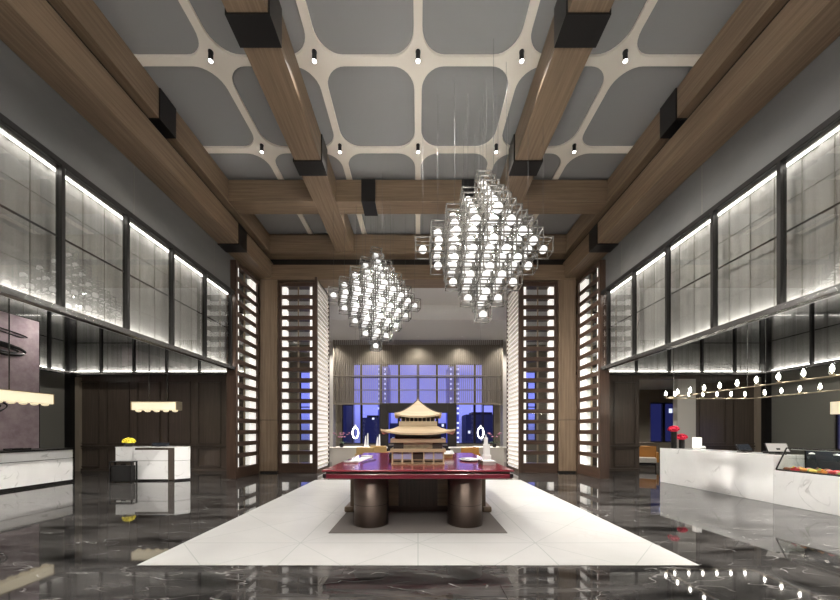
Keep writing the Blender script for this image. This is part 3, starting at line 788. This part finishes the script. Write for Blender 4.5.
    # sideboard with white sculptures further back
e = empty('console', (0,15.6,0), 0, 'long pale stone console along the back of the lounge', 'console')
MB().box(-4.6,-1.5,-.25,.25,.65,.72).build('left_top','lightwall',e,.01); MB().box(-4.5,-1.6,-.2,.2,0,.65).build('left_body','lightwall',e)
MB().box(1.5,4.6,-.25,.25,.65,.72).build('right_top','lightwall',e,.01); MB().box(1.6,4.5,-.2,.2,0,.65).build('right_body','lightwall',e)
def sculpture(x, y, z, h, label):
    e = empty('white_sculpture', (x,y,z), 0, label, 'sculpture')
    MB().box(-.14,.14,-.08,.08,0,.05).build('base','white',e,.005)
    MB().add([(-.1,-.04,.05),(.0,-.04,.05),(.0,.04,.05),(-.1,.04,.05),(-.03,-.02,h*.8),(.0,-.02,h*.8),(.0,.02,h*.8),(-.03,.02,h*.8)], [(3,2,1,0),(4,5,6,7),(0,1,5,4),(1,2,6,5),(2,3,7,6),(3,0,4,7)]).build('left_blade','white',e)
    MB().add([(.02,-.04,.05),(.12,-.04,.05),(.12,.04,.05),(.02,.04,.05),(.06,-.02,h),(.10,-.02,h),(.10,.02,h),(.06,.02,h)], [(3,2,1,0),(4,5,6,7),(0,1,5,4),(1,2,6,5),(2,3,7,6),(3,0,4,7)]).build('right_blade','white',e)
sculpture(-2.52, 15.55, .72, .68, 'white two-bladed sculpture on the stone console behind the tan armchair')
sculpture(-1.95, 15.55, .72, .62, 'slimmer white sculpture on the stone console closest to the pagoda')

# ------------------------------------------------------------------ left reception
def prism_part(pts, z0, z1, name, m, e, bevel=0.006):
    o = MB().prism(pts, z0, z1).build(name, m, e, bevel); return o
# long counter on the left
e = empty('reception_counter', (-10.65, 7.0, 0), 0, 'long white marble reception counter at left before the mauve artwork', 'reception desk')
MB().box(-.42,.42,-3.0,2.47,0.0,.07).build('plinth','black',e)
MB().box(.38,.45,-3.05,2.47,.07,.70).build('lower_front','marble',e,.004); MB().box(.38,.45,-3.05,2.47,.712,.955).build('upper_front','marble',e,.004)
MB().box(-.42,.38,-3.05,2.45,.07,.955).build('body','black',e)
MB().box(-.46,.47,-3.08,2.50,.955,1.0).build('worktop','black',e,.006)
MB().box(-.42,.45,2.45,2.49,.02,.955).build('end_panel','black',e)
e2 = empty('key_tray', (-10.45, 8.35, 1.0), 0, 'flat black tray on the left marble counter', 'tray')
MB().box(-.12,.12,-.2,.2,0,.02).build('tray_base','black',e2,.004); MB().box(-.12,-.11,-.2,.2,.02,.05).box(.11,.12,-.2,.2,.02,.05).build('tray_rim','black',e2)
# small desk
e = empty('reception_desk', (-7.9, 9.6, 0), 0, 'small white marble desk with brown corner strip standing before the panelling', 'reception desk')
MB().box(-.62,.40,0,.6,.05,.60).build('main_lower_front','marble',e,.004); MB().box(-.62,.40,0,.6,.61,.93).build('main_upper_front','marble',e,.004)
MB().box(-.62,.40,0.03,.6,.0,.05).build('plinth','black',e)
MB().box(-.60,.46,.01,.62,.93,.99).build('recess_band','darkmodel',e)
MB().box(.40,.58,-.005,.6,0.02,.99).build('corner_strip','tan_brown' if 'tan_brown' in M_ else 'wains_trim',e,.004)
prism_part([(.60,-.01),(.90,.24),(.64,.50),(.60,.50)],.05,.60,'end_lower_panel','marble',e,.004)
prism_part([(.60,-.01),(.90,.24),(.64,.50),(.60,.50)],.61,1.02,'end_upper_panel','marble',e,.004)
prism_part([(.605,.0),(.885,.25),(.64,.49),(.605,.49)],.0,.05,'end_plinth','black',e,.0)
MB().box(-1.23,-.62,.06,.6,.60,.995).build('side_ledge','marble',e,.004)
MB().box(-1.23,.60,.05,.66,.995,1.02).build('worktop','marble',e,.004)
e = empty('luggage_stand', (-8.59, 9.32, 0), 0, 'black metal luggage stand in front of the small marble desk', 'stand')
for sx in (-.33,.33):
    for sy in (-.07,.09): MB().box(sx*.95-.015,sx*.95+.015,sy-.015,sy+.015,0,.595).build('leg','black',e)
MB().box(-.33,.33,-.085,.105,.595,.62).build('top_frame','black',e); MB().box(-.29,.29,-.07,.09,.03,.50).build('case','black',e,.02)
MB().box(-.07,.07,.0,.02,.50,.55).build('case_handle','black',e,.004)
e = empty('flower_bowl', (-8.97, 9.93, 1.021), 0, 'dome of yellow flowers in a dark bowl on the small desk', 'flower arrangement')
MB().lathe([(.08,0),(.13,.08),(.14,.11)], n=20).build('bowl','black',e)
mb = MB()
for k in range(60):
    a = random.random()*2*PI; ph = random.random()*PI/2*.95; r_ = .15
    mb.sphere((r_*math.cos(a)*math.cos(ph), r_*math.sin(a)*math.cos(ph), .13+r_*.85*math.sin(ph)), .028, 6, 4)
mb.lathe([(.14,.11),(.13,.17),(.09,.22),(.002,.25)],n=12); mb.build('blooms','yellow',e)
e = empty('desk_monitor', (-8.0, 9.95, 1.02), 0, 'low black monitor lying back on the small desk', 'monitor')
MB().box(-.12,.12,-.08,.08,0,.015).build('foot','black',e,.003); MB().box(-.26,.26,-.01,.02,.015,.12).build('screen','screen',e,.004)

# linear crystal pendants
def linear_pendant(loc, rz, Lh, hh, label, rods, ztop):
    e = empty('linear_pendant', loc, rz, label, 'pendant lamp', 'glowing linear pendants over the reception')
    MB().box(-Lh/2,Lh/2,-.11,.11,0,hh).build('shade','shade',e,.015)
    MB().box(-Lh/2-.01,Lh/2+.01,-.12,.12,hh,hh+.02).build('top_frame','brass',e); [MB().box(q-.01,q+.01,-.12,.12,0,hh).build('end_frame','brass',e) for q in (-Lh/2,Lh/2)]
    n = int(Lh/.24)
    for k in range(n):
        x = -Lh/2+.12+(Lh-.24)*k/max(n-1,1); MB().sphere((x,0,-.02),.075,10,6,.55).build('crystal_drop','shade',e)
    for x in rods: MB().tube([(x,0,hh+.02),(x,0,ztop-loc[2])], .012, 8).build('rod','rail',e)
linear_pendant((-7.92, 9.7, 2.13), 0, 1.35, .24, 'glowing linear crystal pendant over the small marble desk', (-.23,.32), 5.85)
linear_pendant((-10.35, 6.9, 2.25), PI/2, 4.2, .27, 'long glowing linear pendant over the left reception counter', (-1.2,1.2), 5.85)
# artwork
e = empty('wall_artwork', (-12.2, 9.0, 0), 0, 'tall mauve woven artwork panel with black ink strokes on left wall', 'artwork')
MB().box(-.03,.03,-2.4,1.28,.9,5.0).build('panel','art',e); MB().box(-.05,.028,1.28,1.30,.9,5.0).box(-.05,.028,-2.4,1.3,4.995,5.02).build('edge_frame','rail',e)
for cz, cy, ry, rz_, th in ((3.95,.15,.75,.16,.035),(3.95,.1,.62,.09,.028),(4.45,.45,.5,.05,.014),(3.0,-.5,.5,.07,.03),(2.25,.1,.35,.18,.02),(2.25,.1,.2,.1,.015)):
    pts = [(.03, cy+ry*math.cos(a)+.05*math.sin(3*a), cz+rz_*math.sin(a)-.06*math.cos(a)) for a in [2*PI*k/40 for k in range(40)]]
    MB().tube(pts, [1.7*th*(.4+.6*abs(math.sin(k*.16))) for k in range(40)], 5, True).build('ink_stroke','black',e)
for yy in (-2.0, 0.9): MB().box(-.5,-.03,yy-.04,yy+.04,2.9,3.0).build('wall_bracket','black',e)

# ------------------------------------------------------------------ cafe counter on the right
P1 = Vector((7.16, 9.47)); P2 = Vector((7.52, 4.2)); d = (P2-P1).normalized(); nrm = Vector((-d.y, d.x))
if nrm.x < 0: nrm = -nrm
def cp(u, v): q = P1 + d*u + nrm*v; return (q.x, q.y)
def cq(u0, u1, v0, v1): return [cp(u0,v0), cp(u0,v1), cp(u1,v1), cp(u1,v0)]
U = 2.86; UE = (P2-P1).length
e = empty('cafe_counter', (0,0,0), 0, 'long white marble cafe counter along the right side', 'counter')
MB().prism(cq(0,U,0,.75),.0,1.0).build('tall_section','marble',e,.006)
MB().prism(cq(U+.002,UE,.0,.75),.0,.69).build('low_section','marble',e,.006)
# display case
e = empty('display_case', (0,0,0), 0, 'slanted glass pastry display case on the cafe counter', 'display case')
def cpt(u, v, z_): q = cp(u, v); return (q[0], q[1], z_)
u0, u1 = U+.02, UE-.02
MB().prism(cq(u0,u1,.02,.72),.692,.712).build('base_tray','rail',e)
def slab(name, a, b3, c, d2, off, m):
    pts = [Vector(a),Vector(b3),Vector(c),Vector(d2)]; n_ = (pts[1]-pts[0]).cross(pts[3]-pts[0]).normalized()*off
    vs = pts+[p+n_ for p in pts]
    MB().add(vs, [(3,2,1,0),(4,5,6,7),(0,1,5,4),(1,2,6,5),(2,3,7,6),(3,0,4,7)]).build(name, m, e)
slab('front_glass', cpt(u0,.03,.712), cpt(u1,.03,.712), cpt(u1,.26,1.14), cpt(u0,.26,1.14), .008, 'glass')
slab('top_glass', cpt(u0,.26,1.14), cpt(u1,.26,1.14), cpt(u1,.68,1.14), cpt(u0,.68,1.14), .008, 'glass')
slab('middle_shelf', cpt(u0,.30,.93), cpt(u1,.30,.93), cpt(u1,.66,.93), cpt(u0,.66,.93), .008, 'glass')
for uu in (u0, u0+1.0): MB().tube([cpt(uu,.03,.712),cpt(uu,.26,1.145),cpt(uu,.68,1.145),cpt(uu,.70,.712)], .014, 6).build('end_frame','black',e)
MB().tube([cpt(u0,.26,1.148),cpt(u1,.26,1.148)], .014, 6).build('top_trim','rail',e); MB().tube([cpt(u0,.03,.715),cpt(u1,.03,.715)], .01, 6).build('bottom_trim','rail',e)
MB().prism(cq(u0,u1,.69,.71),.712,1.14).build('rear_doors','screen',e)
MB().tube([cpt(u0+.05,.30,1.12),cpt(u1,.30,1.12)], .006, 6).build('light_strip','white',e)
lamp('case_fill','POINT',cpt(u0+.9,.4,1.08),6,size=.03)  # added lamp brightening the inside of the display case
fc = [('red',(.55,.04,.05)),('orange',(.75,.28,.06)),('yellow',(.75,.55,.12)),('green',(.35,.5,.12)),('pink',(.7,.3,.3)),('brown',(.25,.1,.05))]
fm = {c: mat('pastry_'+c, v, .5) for c, v in fc}
bits = {}
def pastry_mesh(c, shape):
    mb = MB()
    if shape == 0: mb.lathe([(.045,0),(.055,.02),(.05,.035),(.03,.05),(.002,.055)], n=14)
    elif shape == 1:
        mb.prism([(-.05,-.035),(.05,-.035),(.05,.035),(-.05,.035)],0,.045); mb.sphere((0,0,.055),.02,8,5)
    else: mb.sphere((0,0,.033),.05,10,6,.66)
    return mb.mesh('pastry', fm[c])
k = 0; pm = {}
ordn = 'first second third fourth fifth sixth seventh eighth ninth tenth eleventh twelfth thirteenth fourteenth fifteenth'.split()
shn = ['round tart','square cake','domed bun']; pos_n = ['front row','second row','third row']
for row in range(3):
    for i in range(15):
        c = fc[(i//2+row*2) % 6][0] if row else ['brown','red','orange','yellow','orange','red','green','yellow','brown','red','pink','green','yellow','orange','red'][i]
        sh_ = (i+row) % 3
        if (c,sh_) not in pm: pm[(c,sh_)] = pastry_mesh(c, sh_)
        o = bpy.data.objects.new('pastry', pm[(c,sh_)]); COL.objects.link(o)
        o.location = cpt(u0+.10+i*.135, .14+row*.15, .712)
        tag(o, '%s %s, %s from the left in the %s of the display case' % (c, shn[sh_], ordn[i], pos_n[row]), 'pastry', 'pastries in the display case')
# things on the glass shelf
for i in range(4):
    e3 = empty('glass_jar', cpt(u0+.25+i*.36,.48,.94), 0, '%s of the clear jars on the upper shelf of the display case' % ['leftmost','second','third','last'][i], 'jar', 'jars on the display case shelf')
    MB().lathe([(.05,0),(.055,.06),(.04,.1)], n=14).build('jar_body','glass',e3); MB().lathe([(.042,.1),(.042,.115),(.01,.13)], n=14).build('jar_lid','white',e3)
# vases
def vase(u, v, h, label):
    q = cp(u, v); e = empty('flower_vase', (q[0],q[1],1.0), 0, label, 'flower vase')
    MB().lathe([(.065,0),(.07,.02),(.07,h)], n=20).build('vase','black',e)
    mb = MB(); st = MB()
    for k in range(46):
        a = random.random()*2*PI; ph = random.random()*PI/2; r_ = .12
        mb.sphere((r_*math.cos(a)*math.cos(ph), r_*math.sin(a)*math.cos(ph), h+.03+r_*.8*math.sin(ph)), .034, 6, 4)
    mb.sphere((0,0,h+.04),.115,10,6,.7); mb.build('blooms','redflower',e)
    for k in range(5): st.tube([(0,0,h-.05),(.05*math.cos(k),.05*math.sin(k),h+.04)],.005,5)
    st.build('stems','green',e)
vase(.30, .16, .50, 'taller black vase with red flowers at the end of the cafe counter')
vase(.28, .42, .27, 'shorter black vase with red flowers beside the taller one')
q = cp(.55,.62); e = empty('table_lamp', (q[0],q[1],1.0), 0, 'small white glowing lamp on the cafe counter right of the vases', 'lamp')
MB().box(-.06,.06,-.06,.06,0,.02).build('base','white',e,.004); MB().box(-.075,.075,-.075,.075,.02,.32).build('shade','block',e,.01)
q = cp(.85,.5); e = empty('shell_ornament', (q[0],q[1],1.0), 0, 'small white shell ornament right of the counter lamp', 'ornament')
MB().sphere((0,0,.05),.06,10,6,.8).build('shell','white',e); MB().lathe([(.05,0),(.03,.02)], n=10).build('base','white',e)
def pos(u, v, rz, w_, h_, m, label):
    q = cp(u, v); e = empty('till_monitor', (q[0],q[1],1.0), rz, label, 'till')
    MB().box(-.10,.10,-.09,.09,0,.02).build('foot','black',e,.004); MB().box(-.03,.03,-.02,.02,.02,h_*.6).build('stem','black',e)
    o = MB().box(-w_/2,w_/2,-.015,.015,0,h_).build('screen_case','black',e,.006,(0,-.03,.04)); o.rotation_euler.x = -.5
    MB().box(-w_/2+.015,w_/2-.015,-.018,-.0155,.015,h_-.015).build('screen',m,o)
pos(2.0, .35, .3, .46, .17, 'screen', 'black till monitor standing on the cafe counter')
pos(2.62, .40, -.3, .38, .22, 'greybox', 'grey faced till screen tilted beside the display case')
q = cp(2.38,.5); e = empty('card_reader', (q[0],q[1],1.0), .4, 'low black card reader between the two till screens', 'card reader')
MB().box(-.05,.05,-.09,.09,0,.05).build('body','black',e,.01); MB().box(-.035,.035,0,.07,.05,.055).build('keypad','screen',e)

# ring chandelier with candle bulbs
RX0, RX1, RY0, RY1, RZ = 6.95, 9.45, 3.2, 9.1, 2.42
e = empty('loop_chandelier', ((RX0+RX1)/2, (RY0+RY1)/2, RZ), 0, 'long looped rail chandelier with candle bulbs over the cafe counter', 'chandelier')
cx, cy = (RX0+RX1)/2, (RY0+RY1)/2; wx, wy, rr = (RX1-RX0)/2, (RY1-RY0)/2, .25
loop = []
for sx, sy, a0 in ((1,1,0),(-1,1,90),(-1,-1,180),(1,-1,270)):
    for k in range(7): a = math.radians(a0+15*k); loop.append((sx*(wx-rr)+rr*math.cos(a), sy*(wy-rr)+rr*math.sin(a), 0))
MB().tube(loop, .014, 8, True).build('rail','brass',e)
def bulb_meshes():
    h = MB().lathe([(.02,0),(.032,.01),(.032,.03),(.014,.035),(.014,.06)], n=10).mesh('candle_holder','brass')
    b4 = MB().lathe([(.006,.06),(.027,.09),(.026,.13),(.004,.19)], n=10).mesh('bulb','bulb')
    g = MB().lathe([(.036,.03),(.04,.11),(.052,.22)], n=14, cap=False).mesh('glass_shade','glass')
    return h, b4, g
hm, bm, gm = bulb_meshes()
bp = []
y = 8.97
while y > RY0+.3: bp.append((-wx, y-cy)); bp.append((wx, y-cy-.25)); y -= .40
x = -wx+.35
while x < wx-.1: bp.append((x, wy)); bp.append((x, -wy)); x += .40
for x, y in bp:
    o = bpy.data.objects.new('candle_holder', hm); COL.objects.link(o); o.parent = e; o.location = (x,y,.01)
    for nm2, me in (('bulb',bm),('glass_shade',gm)):
        o2 = bpy.data.objects.new(nm2, me); COL.objects.link(o2); o2.parent = o
for x, y in ((-wx,wy-.4),(wx,wy-.4),(-wx,0.6),(wx,.6),(-wx,-wy+.4),(wx,-wy+.4)):
    MB().tube([(x,y,0),(x,y,5.85-RZ)], .008, 6).build('rod','rail',e)
MB().tube([(-wx,wy-.4,.9),(wx,wy-.4,.9)], .008, 6).build('crossbar','rail',e)

# added opal fill globes, unseen behind the viewpoint, brightening ceiling and near faces
for s, nm in ((-1,'left'), (1,'right')):
    e = empty('fill_globe', (s*1.6, -0.9, 5.0), 0, 'added unseen fill globe behind the viewpoint, %s of the axis' % nm, 'pendant lamp')
    MB().sphere((0,0,0), .28, 24, 14).build('globe','globe',e)
    MB().lathe([(.10,.265),(.07,.32),(.02,.34)], n=20).build('cap','brass',e)
    MB().tube([(0,0,.34),(0,0,ZC+.07-5.0)], .006, 6).build('cord','cable',e)
    for ax, ay in ((.34,0),(-.34,0),(0,.34),(0,-.34)): lamp('fill_globe_lamp','POINT',(ax,ay,0),105,(1,.96,.9),parent=e,size=.05)
# wing room
armchair(9.35, 13.1, -.6, 'orange', 'white cushioned armchair with orange side behind the cafe counter end')
e = empty('low_cabinet', (9.6, 14.6, 0), 0, 'low brown cabinet beneath the wing window', 'cabinet')
MB().box(-1,1.2,-.2,.2,.06,.95).build('body','tan',e,.01); MB().box(-1.02,1.22,-.22,.22,.95,.98).build('top','tan',e); MB().box(-.95,1.15,-.18,.18,0,.06).build('plinth','black',e)
e = empty('drum_pendant', (12.45, 9.35, 0), 0, 'white drum lamp shade at the far right edge by the blue window', 'pendant lamp')
MB().lathe([(.25,2.0),(.25,2.36)], n=28).build('shade','shade',e); MB().tube([(0,0,2.36),(0,0,5.85)], .008, 6).build('cord','cable',e)

# lounge and aisle downlights
def downlight(x, y, z, en, col=(1,.95,.89), ang=120, vis='recessed downlight'):
    o = MB().lathe([(.05,-.004),(.07,-.004),(.07,0)], n=18).build('recessed_downlight','white',None,0,(x,y,z))
    MB().lathe([(.01,-.003),(.045,-.003)], n=18, cap=False).build('lens','lampwhite',o)
    tag(o, vis, 'downlight', 'small recessed downlights')
    lamp('down_lamp','SPOT',(x,y,z-.03),en,col,size=.05,angle=ang,blend=.9)
for x in (-5,-2.5,0,2.5,5): downlight(x, 18.2, 6.875, 420, vis='round white recessed downlight in the low lounge ceiling')
for x in (-4,-1.4,1.4,4): downlight(x, 14.0, 7.6, 900, vis='round white recessed downlight in the high lounge ceiling')
for s in (-1,1):
    nm = 'left' if s < 0 else 'right'
    for y in (-1,2,5,8.2): downlight(s*8.2, y, 5.85, 330, vis='round recessed downlight in the %s aisle ceiling' % nm)
    for y in (3.0,6.5,10.2): downlight(s*11.3, y, 5.85, 160, vis='round recessed downlight in the %s aisle ceiling near the side wall' % nm)
for x in (9.6, 12.5): downlight(x, 14.5, 3.7, 260, vis='round recessed downlight in the side room ceiling')
